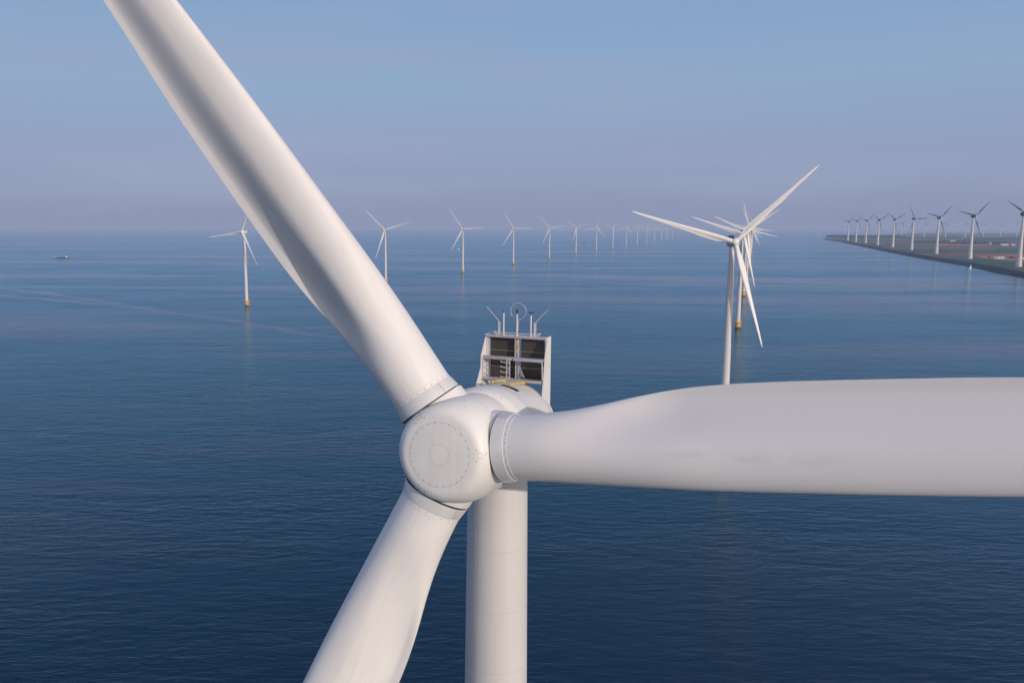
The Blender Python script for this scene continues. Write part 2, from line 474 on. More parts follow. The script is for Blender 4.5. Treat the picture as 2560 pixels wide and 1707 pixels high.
def dike():
    P = densify(SHORE[4:], 60)
    prof = [(-6, -1.5, 0), (10, 2.6, 0), (13, 2.8, 1), (17, 2.8, 0), (29, 6.0, 2), (34, 6.0, 2), (48, 1.6, 2), (54, 1.3, 1), (60, 1.3, 1), (68, 1.06, 2)]
    mb = MB()
    rows = []
    for i, p in enumerate(P):
        a, b = P[max(0, i-1)], P[min(len(P)-1, i+1)]
        t = Vector((b[0]-a[0], b[1]-a[1])).normalized(); nrm = Vector((-t.y, t.x))   # t runs towards the viewer, inland is +x
        if nrm.x < 0: nrm = -nrm
        wob = 2.5 * sin(i * .7) + 1.5 * sin(i * 1.9)
        rows.append([(p[0] + nrm.x*(d + (wob if k == 0 else 0)), p[1] + nrm.y*(d + (wob if k == 0 else 0)), drop(*p) + z) for k, (d, z, _) in enumerate(prof)])
    base = len(mb.v)
    mb.quad_strip(rows, False)
    n = len(prof)
    mb.mi = [[0, 0, 1, 0, 2, 2, 2, 1, 2][j % (n-1)] for j in range(len(mb.f))]
    basalt = paint("basalt_revetment", (0.000, 0.022, 0.042), 0.9, .4, .05, spec=.05)
    road = paint("dike_road", (0.015, 0.045, 0.06), 0.9, spec=.05)
    grass = paint("dike_grass", (0.012, 0.065, 0.06), 0.9, .3, .02, spec=.05)
    o = mb.build("dike", [basalt, road, grass], None, 25)
    tag(o, "long straight dike of dark basalt and grass along the lake shore", kind="structure")
dike()

# ------------------------------------------------------------------ wind turbines: shared pieces
LE = [(2.4, 1.20), (3.5, 1.235), (5, 1.285), (7.5, 1.32), (10, 1.33), (15, 1.26), (20, 1.10), (25, 0.90), (32, 0.70), (42, .48), (50, .32), (53, .22), (54, .06)]
CH = [(2.4, 2.40), (3.6, 2.46), (4.6, 2.58), (5.6, 2.75), (7, 3.02), (8.5, 3.24), (10, 3.33), (12.5, 3.32), (16, 3.20), (18, 3.06), (22.7, 2.56), (30, 2.0), (40, 1.42), (48, .98), (52, .68), (53.4, .42), (54, .12)]
TH = [(2.4, 2.40), (3.6, 2.38), (5, 2.20), (7, 1.88), (10, 1.42), (15, 1.06), (20, .80), (30, .46), (42, .24), (54, .03)]
TW = [(2.4, 11), (7, 11), (10, 10), (15, 8), (20, 6.5), (30, 4), (42, 2), (54, .5)]

def blade_mesh(name, mat, nspan, nsec, cone, pb, scale=1.0, dark=None, fat=1.0):
    mb = MB(); rings = []
    half = nsec // 2
    for i in range(nspan + 1):
        u = i / nspan
        t = 2.4 + (54 - 2.4) * (0.55 * u + 0.45 * u * u)
        e, c, T, tw = lerp_tab(LE, t), lerp_tab(CH, t), lerp_tab(TH, t), R(lerp_tab(TW, t))
        w = sstep(3.2, 8.6, t)
        ring = []
        for k in range(nsec):
            # k from TE over suction side to LE and back along the pressure side
            if k <= half: a = pi * k / half; side = 1
            else: a = pi * (nsec - k) / half; side = -1
            s = 0.5 * (1 + cos(a))           # 1 at TE -> 0 at LE
            circ = sqrt(max(0, s * (1 - s))) * T
            naca = (0.2969*sqrt(s) - 0.126*s - 0.3516*s*s + 0.2843*s**3 - 0.1015*s**4) / 0.1003 * 0.5
            if side > 0: foil = T * (1.08 * naca) + 0.012 * s * c
            else:
                if s < .34: g = (1 - (1 - s/.34) ** 2) ** .5
                else: g = 1 - sstep(.34, .90, s) * 1.10
                if s > .90: g = -.10 * (1 - (s - .90) / .10)
                foil = T * 0.46 * g + 0.006 * s * c
            y = side * (circ * (1 - w) + foil * w)
            x = (0.5 * c - s * c)            # relative to mid chord
            x, y = x * 1.0, y
            xr = x * cos(tw * w) + y * sin(tw * w)
            yr = -x * sin(tw * w) + y * cos(tw * w)
            xr = xr / cos(tw * w) * .995
            X = e - 0.5 * c + xr
            Z = t
            Yc = yr - (math.tan(cone) * (t - 0) + pb * (min(t, 26) - 2) ** 2 + max(0, t - 26) * pb * 30)
            ring.append((X * scale * fat, Yc * scale, Z * scale))
        rings.append(ring)
    mb.quad_strip(rings, True, 0, True, True)
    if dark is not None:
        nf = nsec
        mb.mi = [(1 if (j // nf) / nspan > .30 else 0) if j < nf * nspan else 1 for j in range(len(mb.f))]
    return mb.mesh(name, [mat] + ([dark] if dark is not None else []), 50)

def blade_dir(beta):    # blade local frame -> rotor frame: turn about the axis
    return Matrix.Rotation(beta, 4, 'Y')
TILT = Matrix.Rotation(R(-6), 4, 'X')
OH = 4.25

# ------------------------------------------------------------------ the near turbine
ALPHA = -0.4107
HUB = Vector((0.44655, 29.29, CAM_Z - 8.3))
hv = Vector((-sin(ALPHA), cos(ALPHA), 0))     # horizontal, towards the rear
base = HUB + hv * OH
hero = thing("wind_turbine", "huge white wind turbine filling the foreground, its hub and open cooler facing the camera", "wind turbine", (base.x, base.y, 0), ALPHA)
HL = Matrix.Translation((0, -OH, HUB.z)) @ TILT        # hub frame inside the turbine frame
def put(o, m): o.matrix_local = m; return o

# tower, with weld seams and a lengthwise seam
def hero_tower():
    mb = MB(); top = HUB.z - 1.9
    prof = [(-8, 2.25), (0, 2.25), (60, 1.75), (top - 13, 1.42), (top - 4, 1.325), (top, 1.28)]
    def rad(z):
        for (a, ra), (b, rb) in zip(prof, prof[1:]):
            if z <= b: return ra + (rb - ra) * (z - a) / (b - a)
        return prof[-1][1]
    mb.lathe((0, 0, 0), (0, 0, 1), prof, 96, 0)
    q = Vector((0, 0, 1)).to_track_quat('Z', 'Y')
    for z in (top - 3.45, top - 6.15, top - 8.9, top - 11.6, top - 14.4, top - 17.2):
        mb.lathe((0, 0, 0), (0, 0, 1), [(z - .012, rad(z) + .0005), (z - .008, rad(z) + .003), (z + .008, rad(z) + .003), (z + .012, rad(z) + .0005)], 96, 1)
    a = R(-90 - 20)
    pts = [(cos(a) * (rad(z) + .004), sin(a) * (rad(z) + .004), z) for z in (top - 20, top - 6.2)]
    mb.ribbon(pts, [(cos(a), sin(a), 0)] * 2, .018, 1)
    a = R(-90 - 18)
    pts = [(cos(a) * (rad(z) + .004), sin(a) * (rad(z) + .004), z) for z in (top - 6.2, top - .5)]
    mb.ribbon(pts, [(cos(a), sin(a), 0)] * 2, .018, 1)
    mb.build("tower", [M['tower'], M['seam_soft']], hero, 30)
    mb2 = MB().lathe((0, 0, top - .25), (0, 0, 1), [(0, 1.30), (0, 1.36), (.22, 1.36), (.22, 1.2)], 64)
    mb2.build("yaw_bearing", M['panel'], hero, 30)
hero_tower()

def hero_spinner():
    mb = MB()
    prof = [(0, .0)]
    # nose: L is distance towards the viewer along the axis
    P = [(-1.62, 1.2), (-1.62, 1.80), (-1.50, 1.90), (-1.0, 1.97), (-.3, 2.0), (.3, 1.985)]
    for i in range(1, 19):
        a = i / 18 * pi / 2
        P.append((.3 + 1.60 * sin(a) ** .88, 1.22 + .765 * cos(a) ** .76))
    P += [(1.915, 1.12), (1.925, .8), (1.935, .4), (1.938, .001)]
    def lobe(L, a):   # body swells between the blades, flattens towards them
        k = sstep(1.85, .8, L) * sstep(-1.6, -1.3, L)
        return 1 + k * .062 * (-cos(3 * (a - 0.1269)) - .45)
    rg = [[(r * lobe(L, 2*pi*k/144) * cos(2*pi*k/144), -L, r * lobe(L, 2*pi*k/144) * sin(2*pi*k/144)) for k in range(144)] for L, r in P]
    mb.quad_strip(rg, True, 0, False, True)
    def rP(L):
        for (a, ra), (b, rb) in zip(P[2:], P[3:]):
            if a <= L <= b and b > a: return ra + (rb - ra) * (L - a) / (b - a)
        return 1.9
    # cap seams
    for r, w in ((1.175, .016), (.385, .014)):
        L = 1.9045 if r > 1 else 1.9345
        mb.lathe((0, 0, 0), (0, -1, 0), [(L, r - w/2), (L + .004, r - w/2 + .001), (L + .004, r + w/2 - .001), (L, r + w/2)], 96, 1)
    # cap bolts
    for k in range(26):
        a = 2 * pi * (k + .3) / 26
        mb.disc((1.135 * cos(a), -1.911, 1.135 * sin(a)), (0, -1, 0), .022, 6, 2)
    # radial joint lines with pairs of bolts, half way between blades; and the blade stubs
    ph = 0.1269
    for j in range(3):
        a = ph + R(-2) + j * 2 * pi / 3          # joint running to the blade collar
        er = Vector((cos(a), 0, sin(a))); et = Vector((-sin(a), 0, cos(a)))
        pts, nn = [], []
        for i in range(16):
            L = 1.87 - i / 15 * 1.3; r = rP(L) * lobe(L, a)
            r2 = rP(L - .02) * lobe(L, a); n = (er * .02 + Vector((0, -1, 0)) * -(r - r2)).normalized()
            n = (er * 1.0 + Vector((0, -1, 0)) * max(0, (r2 - r) / .02)).normalized()
            pts.append(er * (r + .0) + Vector((0, -L, 0)) + n * .006); nn.append(n)
        mb.ribbon(pts, nn, .016, 1)
        for L, off in ((1.86, .09), (1.86, -.09), (1.80, .09), (1.80, -.09), (1.88, .2), (1.88, -.2), (1.65, .07), (.85, .08), (.85, -.08), (.72, .08), (.72, -.08), (.6, .08), (.6, -.08)):
            r = rP(L) * lobe(L, a); r2 = rP(L - .02) * lobe(L - .02, a)
            n = (er + Vector((0, -1, 0)) * max(0, (r2 - r) / .02)).normalized()
            mb.disc(er * r + et * off + Vector((0, -L, 0)), n, .020, 6, 2)
    for a, L in ((R(75), 1.0), (R(95), .2), (R(62), .5), (R(-60), 1.1), (R(-75), .4)):
        er = Vector((cos(a), 0, sin(a))); r = rP(L) * lobe(L, a)
        mb.disc(er * r + Vector((0, -L, 0)), er, .024, 6, 2)
    # blade stubs
    for j in range(3):
        a = ph + j * 2 * pi / 3
        er = Vector((cos(a), 0, sin(a))); ax = (er * cos(.1) + Vector((0, -1, 0)) * sin(.1) * .35).normalized()
        mb.lathe((0, 0, 0), ax, [(.9, 1.40), (1.5, 1.345), (1.85, 1.31), (1.935, 1.295), (1.94, 1.15)], 80, 0)
        for k in range(20):
            aa = 2 * pi * k / 20
            q = ax.to_track_quat('Z', 'Y')
            d = q @ Vector((cos(aa), sin(aa), 0))
            mb.disc(ax * 1.78 + d * 1.308, d, .014, 6, 2)
    put(mb.build("spinner", [M['hub'], M['seam_soft'], M['bolt']], hero, 28), HL)
hero_spinner()

def hero_blades():
    ph = 0.1269
    me_a = blade_mesh("blade", M['white'], 110, 96, .1265, .0017)
    me_b = blade_mesh("blade", M['stained'], 110, 96, .1265, .0017)
    cmb = MB()
    tc = math.tan(.1265)
    ax = Vector((0, -tc, 1)).normalized()
    def o(t): return Vector((0, -tc * t * .85, t))
    # dark gap, satin collar, thin flange
    gap = MB().lathe((0, 0, 0), ax, [(1.925, 1.20), (1.93, 1.285), (1.975, 1.285), (1.98, 1.2)], 80).mesh("rubber_seal", M['gap'], 25)
    col = MB(); col.lathe((0, 0, 0), ax, [(1.968, 1.2), (1.968, 1.305), (2.02, 1.305), (2.42, 1.228), (2.425, 1.2)], 96, 0)
    for aa in (R(200), R(-40)):        # joint strap plates on the collar
        q = ax.to_track_quat('Z', 'Y')
        for k in range(-1, 2):
            for z in (2.08, 2.2, 2.32):
                d = q @ Vector((cos(aa + k * .06), sin(aa + k * .06), 0))
                col.disc(ax * z + d * (1.305 - .113 * (z - 2.02)), d, .013, 6, 1)
        pts = [ax * z + (q @ Vector((cos(aa + .11), sin(aa + .11), 0))) * (1.309 - .113 * (z - 2.02)) for z in (2.0, 2.2, 2.4)]
        col.ribbon(pts, [q @ Vector((cos(aa + .11), sin(aa + .11), 0))] * 3, .014, 1)
    col = col.mesh("root_collar", [M['collar'], M['seam']], 25)
    fl = MB(); fl.lathe((0, 0, 0), ax, [(2.41, 1.15), (2.41, 1.206), (2.58, 1.2045), (2.584, 1.195)], 96, 0)
    for k in range(24):
        q = ax.to_track_quat('Z', 'Y'); aa = 2 * pi * k / 24
        d = q @ Vector((cos(aa), sin(aa), 0)); fl.disc(ax * 2.5 + d * 1.204, d, .022, 6, 1)
    fl = fl.mesh("root_flange", [M['white'], M['bolt']], 25)
    lab = ("blade reaching level to the right edge, faint grime streak along it", "blade reaching up to the top left", "blade reaching down to the bottom")
    for j in range(3):
        a = ph + j * 2 * pi / 3
        b = link("blade", me_b if j == 0 else me_a, hero)
        put(b, HL @ blade_dir(pi / 2 - a)); b["label"] = lab[j]
        for nm, me in (("rubber_seal", gap), ("root_collar", col), ("root_flange", fl)):
            link(nm, me, b)
hero_blades()

def hero_nacelle():
    # generator drum behind the spinner
    g = MB(); g.lathe((0, 0, 0), (0, 1, 0), [(1.60, 1.3), (1.60, 1.86), (1.66, 1.97), (1.80, 2.06), (2.0, 2.10), (3.03, 2.10), (3.05, 2.085)], 120, 0)
    for k in range(14):
        a = 2 * pi * (k + .4) / 14
        g.disc((2.02 * cos(a), 1.72, 2.02 * sin(a)), (cos(a), -1, sin(a)), .02, 6, 2)
    g.lathe((0, 0, 0), (0, 1, 0), [(3.03, 2.08), (3.035, 2.103), (3.06, 2.103), (3.065, 2.08)], 120, 1)
    put(g.build("generator", [M['hub'], M['seam'], M['bolt']], hero, 28), HL)
    n = MB()
    def sect(y, r, flat):
        out = []
        for k in range(120):
            a = 2 * pi * k / 120; x, z = r * cos(a), r * sin(a)
            out.append((x, y, max(z, -r * flat)))
        return out
    secs = [sect(3.05, 2.085, .95), sect(5.6, 2.07, .93), sect(6.4, 1.96, .92), sect(7.0, 1.78, .92), sect(7.3, 1.62, .92), sect(7.5, 1.40, .92), sect(7.55, 1.1, .92), sect(7.56, .3, .92)]
    n.quad_strip(secs, True, 0, False, True)
    for y in (5.62,):
        n.lathe((0, 0, 0), (0, 1, 0), [(y, 2.05), (y + .002, 2.079), (y + .018, 2.079), (y + .02, 2.05)], 120, 1)
    a = R(32)
    n.ribbon([((2.073 - max(0, y - 5.6) * .14) * cos(a), y, (2.073 - max(0, y - 5.6) * .14) * sin(a)) for y in (5.65, 6.35)], [(cos(a), 0, sin(a))] * 2, .018, 1)
    nac = put(n.build("nacelle", [M['panel'], M['seam']], hero, 28), HL)
    # roof hatch slot and yellow grab rails, in nacelle (tilted) coordinates
    h = MB()
    a0, a1 = R(84), R(63)
    def rp(a, y, off=0): return Vector(((2.078 + off) * cos(a), y, (2.078 + off) * sin(a)))
    rows = [[rp(a0 + (a1 - a0) * i / 6, y0 + (.06) * i / 6, .012) for y0 in (4.02, 3.66)] for i in range(7)]
    h.quad_strip(rows, False, 0)
    rows = [[rp(a0 + (a1 - a0) * i / 6, y0 + (.06) * i / 6, .006) for y0 in (4.07, 3.61)] for i in range(7)]
    h.quad_strip(rows, False, 1)
    h.build("roof_slot", [M['black'], M['alu']], nac, 30)
    for p, q in (((-.49, 4.56, 1.62), (-.06, 5.07, 1.62)), ((.44, 4.41, 1.62), (.72, 5.35, 1.53))):
        rl = MB()
        p, q = [Vector((v[0], v[1] + .0, v[2] + .105 * v[1])) for v in (p, q)]
        rl.tube(p, q, .032, n=10)
        for t in (.03, .97):
            c = p.lerp(q, t); rl.tube(c, c + Vector((0, 0, -.14)), .026, n=8); rl.box(c, (.10, .10, .10))
        rl.build("grab_rail", M['yellow'], nac, 30)
hero_nacelle()

def hero_cooler():
    cz = HUB.z
    c = bpy.data.objects.new("cooler", None); sc.collection.objects.link(c); c.parent = hero
    c.location = (0, -OH, cz); c["label"] = "open box-shaped cooler frame on the rear roof, four dark radiators inside"
    # side plates (v = +-1.46), polygon in (u, w)
    for s in (-1, 1):
        pts = [(6.52, 3.42), (6.50, 3.30), (5.95, 2.50), (5.90, 1.95), (5.28, 1.20), (5.20, .80), (7.05, .15), (7.02, 3.42)] if s < 0 else \
              [(6.55, 3.42), (6.53, 3.30), (6.20, 2.50), (6.02, 1.50), (5.80, .50), (7.05, .15), (7.02, 3.42)]
        v = 1.42 if s > 0 else -1.47
        mb = MB().plate([(v, u, w) for u, w in pts], (.05, 0, 0), 0)
        mb.build("side_panel", M['hub'], c, 20)
    # thin lip down the outer edge of each side panel
    f = MB()
    f.box((0, 6.60, 3.36), (2.84, .30, .10))                    # top beam
    f.build("top_beam", M['alu'], c, 20)
    f = MB(); f.box((0, 6.56, 1.45), (2.84, .08, .06)); f.build("lower_beam", M['alu'], c, 20)
    f = MB()
    f.box((-.72, 6.13, 2.485), (1.40, .18, .05)); f.box((.72, 6.13, 2.465), (1.36, .18, .05))
    f.box((-.72, 6.04, 2.45), (1.42, .05, .13)); f.box((.72, 6.04, 2.43), (1.38, .05, .13))
    f.build("middle_beam", M['alu'], c, 20)
    f = MB()
    f.box((-.72, 6.01, 1.545), (1.40, .18, .04)); f.box((.70, 6.01, 1.525), (1.36, .18, .04))
    f.box((-.72, 5.90, 1.52), (1.42, .05, .10)); f.box((.70, 5.90, 1.50), (1.38, .05, .10))
    f.build("bottom_beam", M['alu'], c, 20)
    for nm, w0, w1, xs in (("centre_post", 2.40, 3.30, (-.05, .09)), ("centre_post", 1.28, 2.36, (-.02, .12))):
        f = MB()
        for x in xs: f.box((x, 6.60, (w0 + w1) / 2), (.045, .10, w1 - w0))
        f.box((sum(xs) / 2, 6.66, (w0 + w1) / 2), (.16, .02, w1 - w0))
        f.build(nm, M['galv'], c, 20)
    for x in (-1.36, 1.38):
        f = MB(); f.box((x, 6.62, 2.30), (.09, .20, 2.05)); f.build("side_post", M['galv'], c, 20)
    # yellow markers on the upper post
    for w in (3.10, 2.72):
        f = MB(); f.box((.02, 6.545, w), (.085, .02, .20)); f.box((.02, 6.53, w + .03), (.05, .02, .06)); f.build("yellow_marker", M['yellow'], c, 20)
    # radiators
    for x0, x1 in ((-1.31, -.09), (.15, 1.33)):
        for w0, w1 in ((2.41, 3.30), (1.28, 2.35)):
            f = MB(); f.box(((x0 + x1) / 2, 6.86, (w0 + w1) / 2), (x1 - x0, .12, w1 - w0), 0)
            n = 26
            for i in range(n):
                z = w0 + (i + .5) * (w1 - w0) / n
                f.box(((x0 + x1) / 2, 6.795, z), (x1 - x0 - .02, .012, .010), 0)
            wz = w0 + (.32 if w0 > 2 else .62) * (w1 - w0)
            f.tube((x0, 6.74, wz), (x1, 6.74, wz - .01), .008, n=6, mat=1)
            f.build("radiator", [M['radiator'], M['alu']], c, 20)
    # front truss and rungs below the shelf
    f = MB()
    for x in (-.26, -.12): f.box((x, 6.02, 2.0), (.04, .04, .90))
    for k in range(5):
        z = 1.64 + k * .18
        f.tube((-.26, 6.02, z), (-.12, 6.02, z + (.16 if k % 2 else -.02)), .014, n=6)
    f.build("ladder_frame", M['galv'], c, 20)
    for k in range(4):
        f = MB(); z = 2.27 - k * .225
        f.tube((-.52, 5.98, z + .015), (-.12, 5.98, z - .02), .020, n=8)
        f.tube((-.52, 5.98, z), (-.52, 5.98, z + .07), .018, n=8)
        f.build("rung", M['galv'], c, 30)
    # diagonal stay on the right, perforated gusset on the left, triangular gusset by the centre
    f = MB(); f.tube((1.36, 6.05, 2.42), (1.40, 5.98, 1.62), .022, n=8); f.tube((1.30, 6.04, 2.42), (1.40, 6.2, 2.0), .016, n=8); f.build("stay", M['galv'], c, 30)
    f = MB(); f.plate([(.15, 6.62, 1.57), (.50, 6.30, 1.57), (.16, 6.62, 2.0)], (0, .02, 0)); f.build("gusset", M['hub'], c, 20)
    # perforated plate: strips between the holes
    f = MB(); x = -1.405
    for (u0, u1) in ((5.97, 6.05), (6.50, 6.56)): f.plate([(x, u0, 1.60), (x, u1, 1.60), (x, u1, 2.42), (x, u0, 2.42)], (.02, 0, 0))
    for w0, w1 in ((1.60, 1.68), (1.92, 1.98), (2.14, 2.20), (2.36, 2.42)): f.plate([(x + .002, 6.05, w0), (x + .002, 6.50, w0), (x + .002, 6.50, w1), (x + .002, 6.05, w1)], (.016, 0, 0))
    f.build("perforated_plate", M['galv'], c, 20)

    # instrument mast
    mst = bpy.data.objects.new("instrument_mast", None); sc.collection.objects.link(mst); mst.parent = hero
    mst.location = (0, -OH, cz)
    f = MB(); f.box((0, 6.60, 3.515), (2.10, .05, .035)); f.box((0, 6.60, 3.425), (1.9, .05, .03))
    for x in (-1.05, 1.05): f.box((x, 6.60, 3.53), (.10, .05, .09)); f.box((x * .93, 6.60, 3.45), (.05, .06, .10))
    f.build("mast_rail", M['galv'], mst, 20)
    for k, (x, h) in enumerate(((-.63, 4.42), (0.0, 4.38), (.65, 4.36))):
        f = MB(); f.tube((x, 6.60, 3.41), (x, 6.60, h), .045, .040, n=14); f.tube((x, 6.60, 3.41), (x, 6.60, 3.47), .07, n=14)
        f.build("mast_pole", M['galv'], mst, 30)
        f = MB()
        if k == 0: f.tube((x, 6.6, h), (x, 6.6, h + .15), .012, n=8); f.tube((x, 6.6, h), (x, 6.6, h + .04), .025, n=8)
        elif k == 1: f.tube((x, 6.6, h), (x, 6.6, h + .09), .030, n=8); f.tube((x, 6.6, h + .09), (x, 6.6, h + .2), .045, n=10)
        else:
            f.tube((x, 6.6, h), (x, 6.6, h + .10), .022, n=8)
            for q in range(3):
                aa = 2 * pi * q / 3 + .3; e = Vector((cos(aa) * .10, sin(aa) * .10, 0)); cc = Vector((x, 6.6, h + .12))
                f.tube(cc, cc + e, .010, n=6); f.lathe(cc + e, e.cross(Vector((0, 0, 1))), [(-.03, .002), (-.01, .03), (.02, .035)], 10)
        f.build(("wind_sensor", "wind_sensor", "cup_anemometer")[k], M['black'], mst, 30)
    f = MB(); rr = []
    for k in range(48):
        a = 2 * pi * k / 48; cxy = Vector((.03 + .365 * cos(a), 6.70, 4.50 + .365 * sin(a)))
        d = Vector((cos(a), 0, sin(a)))
        rr.append([cxy + d * (.013 * cos(b)) + Vector((0, 1, 0)) * (.013 * sin(b)) for b in [2*pi*i/8 for i in range(8)]])
    rr.append(rr[0]); f.quad_strip(rr, True); f.tube((.03, 6.70, 3.6), (.03, 6.70, 4.14), .012, n=6)
    f.build("ring_antenna", M['galv'], mst, 60)
    for s in (-1, 1):
        f = MB(); x = .88 * s
        f.tube((x, 6.6, 3.41), (x, 6.6, 4.06), .022, n=8)
        f.tube((x, 6.6, 4.06), (x + s * .565, 6.6, 4.66), .018, .013, n=8)
        f.build("lightning_rod", M['galv'], mst, 30)
        f = MB(); x = .815 * s
        f.tube((x, 6.6, 3.41), (x, 6.6, 4.02), .028 if s < 0 else .04, n=8); f.build("short_pole", M['galv'], mst, 30)
hero_cooler()

# ------------------------------------------------------------------ the offshore rows
far = {}
far['tower'] = MB().lathe((0, 0, 0), (0, 0, 1), [(6, 2.25), (60, 1.8), (93.2, 1.25)], 32, 0, True, True).mesh("tower", M['tower'], 30)
far['tp'] = MB().lathe((0, 0, 0), (0, 0, 1), [(-6, 2.55), (.9, 2.55)], 32, 1).lathe((0, 0, 0), (0, 0, 1), [(.9, 2.58), (6.0, 2.58), (6.0, 1.5)], 32, 0).mesh("transition_piece", [M['tp'], M['splash']], 30)
pf = MB().lathe((0, 0, 5.6), (0, 0, 1), [(0, 2.5), (0, 4.1), (.35, 4.1), (.35, 2.3)], 32)
for k in range(16):
    a = 2 * pi * k / 16; pf.tube((4 * cos(a), 4 * sin(a), 5.9), (4 * cos(a), 4 * sin(a), 7.1), .06, n=5)
pf.lathe((0, 0, 7.05), (0, 0, 1), [(0, 3.94), (0, 4.06), (.12, 4.06), (.12, 3.94), (0, 3.94)], 32)
for s in (-.9, .9): pf.tube((3.0, s, -3), (3.0, s, 6), .25, n=8)
far['platform'] = pf.mesh("platform", M['tp'], 30)
cr_ = MB(); cr_.tube((3.6, .8, 5.9), (3.6, .8, 9.2), .28, n=8); cr_.tube((3.6, .8, 9.0), (5.4, .2, 10.4), .2, .12, n=8); cr_.box((3.6, .8, 8.6), (.8, .8, .8))
far['crane'] = cr_.mesh("crane", M['red'], 30)
far['spinner'] = MB().lathe((0, 0, 0), (0, -1, 0), [(-1.6, 1.8), (-.9, 1.9), (.3, 1.88), (1.0, 1.72), (1.5, 1.42), (1.75, 1.1), (1.80, .6), (1.82, .01)], 28, 0, True, True)
for j in range(3):
    a = j * 2 * pi / 3 + pi / 2
    far['spinner'].lathe((0, 0, 0), (cos(a), 0, sin(a)), [(1.0, 1.35), (1.9, 1.28), (2.45, 1.24)], 20)
far['spinner'] = far['spinner'].mesh("spinner", M['hub'], 35)
far['nacelle'] = MB().lathe((0, 0, 0), (0, 1, 0), [(1.6, 1.5), (1.65, 1.95), (2.0, 2.1), (7.3, 2.06), (7.9, 1.8), (8.05, 1.3)], 36, 0, True, True).mesh("nacelle", M['panel'], 35)
ck = MB()
for s in (-1, 1):
    ck.plate([(s * 1.44 - .03, u, w) for u, w in ((6.5, 3.4), (6.0, 2.4), (5.5, .9), (7.05, .8), (7.02, 3.4))], (.06, 0, 0), 0)
ck.box((0, 6.62, 3.36), (2.82, .3, .12), 0).box((0, 6.3, 2.45), (2.82, .6, .08), 0).box((0, 6.7, 2.0), (.18, .2, 2.6), 0)
ck.box((0, 6.9, 2.45), (2.8, .14, 1.7), 1)
far['cooler'] = ck.mesh("cooler", [M['hub'], M['radiator']], 30)
far['blade'] = blade_mesh("blade", M['white'], 34, 24, .055, .0010)

def far_turbine(x, y, yaw, ph, label, group, sc_=1.0, detail=True):
    t = thing("wind_turbine", label, "wind turbine", (x, y, drop(x, y)), R(yaw), group)
    link("tower", far['tower'], t)
    link("transition_piece", far['tp'], t)
    if detail:
        p = link("platform", far['platform'], t); p.rotation_euler.z = R(-yaw - 15)
        k = link("crane", far['crane'], p)
    hl = Matrix.Translation((0, -OH, 95)) @ TILT
    put(link("nacelle", far['nacelle'], t), hl)
    put(link("cooler", far['cooler'], t), Matrix.Translation((0, -OH, 95)))
    put(link("spinner", far['spinner'], t), hl @ blade_dir(pi / 2 - R(ph)))
    for j in range(3):
        put(link("blade", far['blade'], t), hl @ blade_dir(pi / 2 - R(ph) - j * 2 * pi / 3))
    return t

ROW_A = [(-262.7, 1035.4, -30, 68), (-113.7, 1455.0, -18, 15), (32.8, 1767.6, -20, 4), (176.0, 2155.8, -20, 0), (319.6, 2524.9, -20, 8),
         (465.9, 2917.2, -22, 20), (613.6, 3315.4, -24, 75), (760.9, 3702.2, -24, 38), (895.9, 4028.0, -24, 73), (1020.7, 4324.4, -24, 98),
         (1150.0, 4647.3, -24, 50), (1305.5, 5072.8, -24, 85), (1456.7, 5480.8, -24, 92), (1581.4, 5792.2, -24, 14), (1744.1, 6236.4, -24, 84)]
nth = ["first", "second", "third", "fourth", "fifth", "sixth", "seventh", "eighth", "ninth", "tenth", "eleventh", "twelfth", "thirteenth", "fourteenth", "fifteenth"]
LA = ["white turbine on a yellow base left of the raised foreground blade",
      "white turbine just right of the raised foreground blade, its base hidden by it",
      "white turbine third from the left in the curved row, small white boat to its left",
      "white turbine straight above the instrument mast of the foreground turbine",
      "white turbine next right of the one above the instrument mast, fifth in the row",
      "sixth white turbine of the curved row, small cargo ship just right of its tower"]
for i, (x, y, yaw, ph) in enumerate(ROW_A):
    lb = LA[i] if i < 6 else f"{nth[i]} turbine from the left in the curved row, {'small' if i < 9 else 'tiny'} and hazy"
    far_turbine(x, y, yaw, ph, lb, "white turbines curving away in a row across the lake", detail=i < 8)

ROW_B = [(143.6, 405.0, -3, 44), (295.9, 807.0, -8, 42), (438.0, 1178.0, -8, 36), (586.1, 1565.0, -8, 104), (733.5, 1950.0, -8, 114),
         (878.9, 2330.0, -8, 56), (1020.5, 2700.0, -8, 48), (1165.9, 3080.0, -8, 70), (1311.3, 3460.0, -8, 54), (1456.7, 3840.0, -8, 108)]
LB = ["large white turbine in front of the straight row, tower cut off by the foreground blade",
      "turbine right behind the large middle-distance one, yellow base standing clear below it",
      "third turbine of the straight row, yellow base beside the foremost turbine's lowest blade"]
for i, (x, y, yaw, ph) in enumerate(ROW_B):
    lb = LB[i] if i < 3 else f"{nth[i]} turbine of the straight row, mostly hidden behind those in front"
    far_turbine(x, y, yaw, ph, lb, "white turbines lined up one behind another", detail=i < 6)

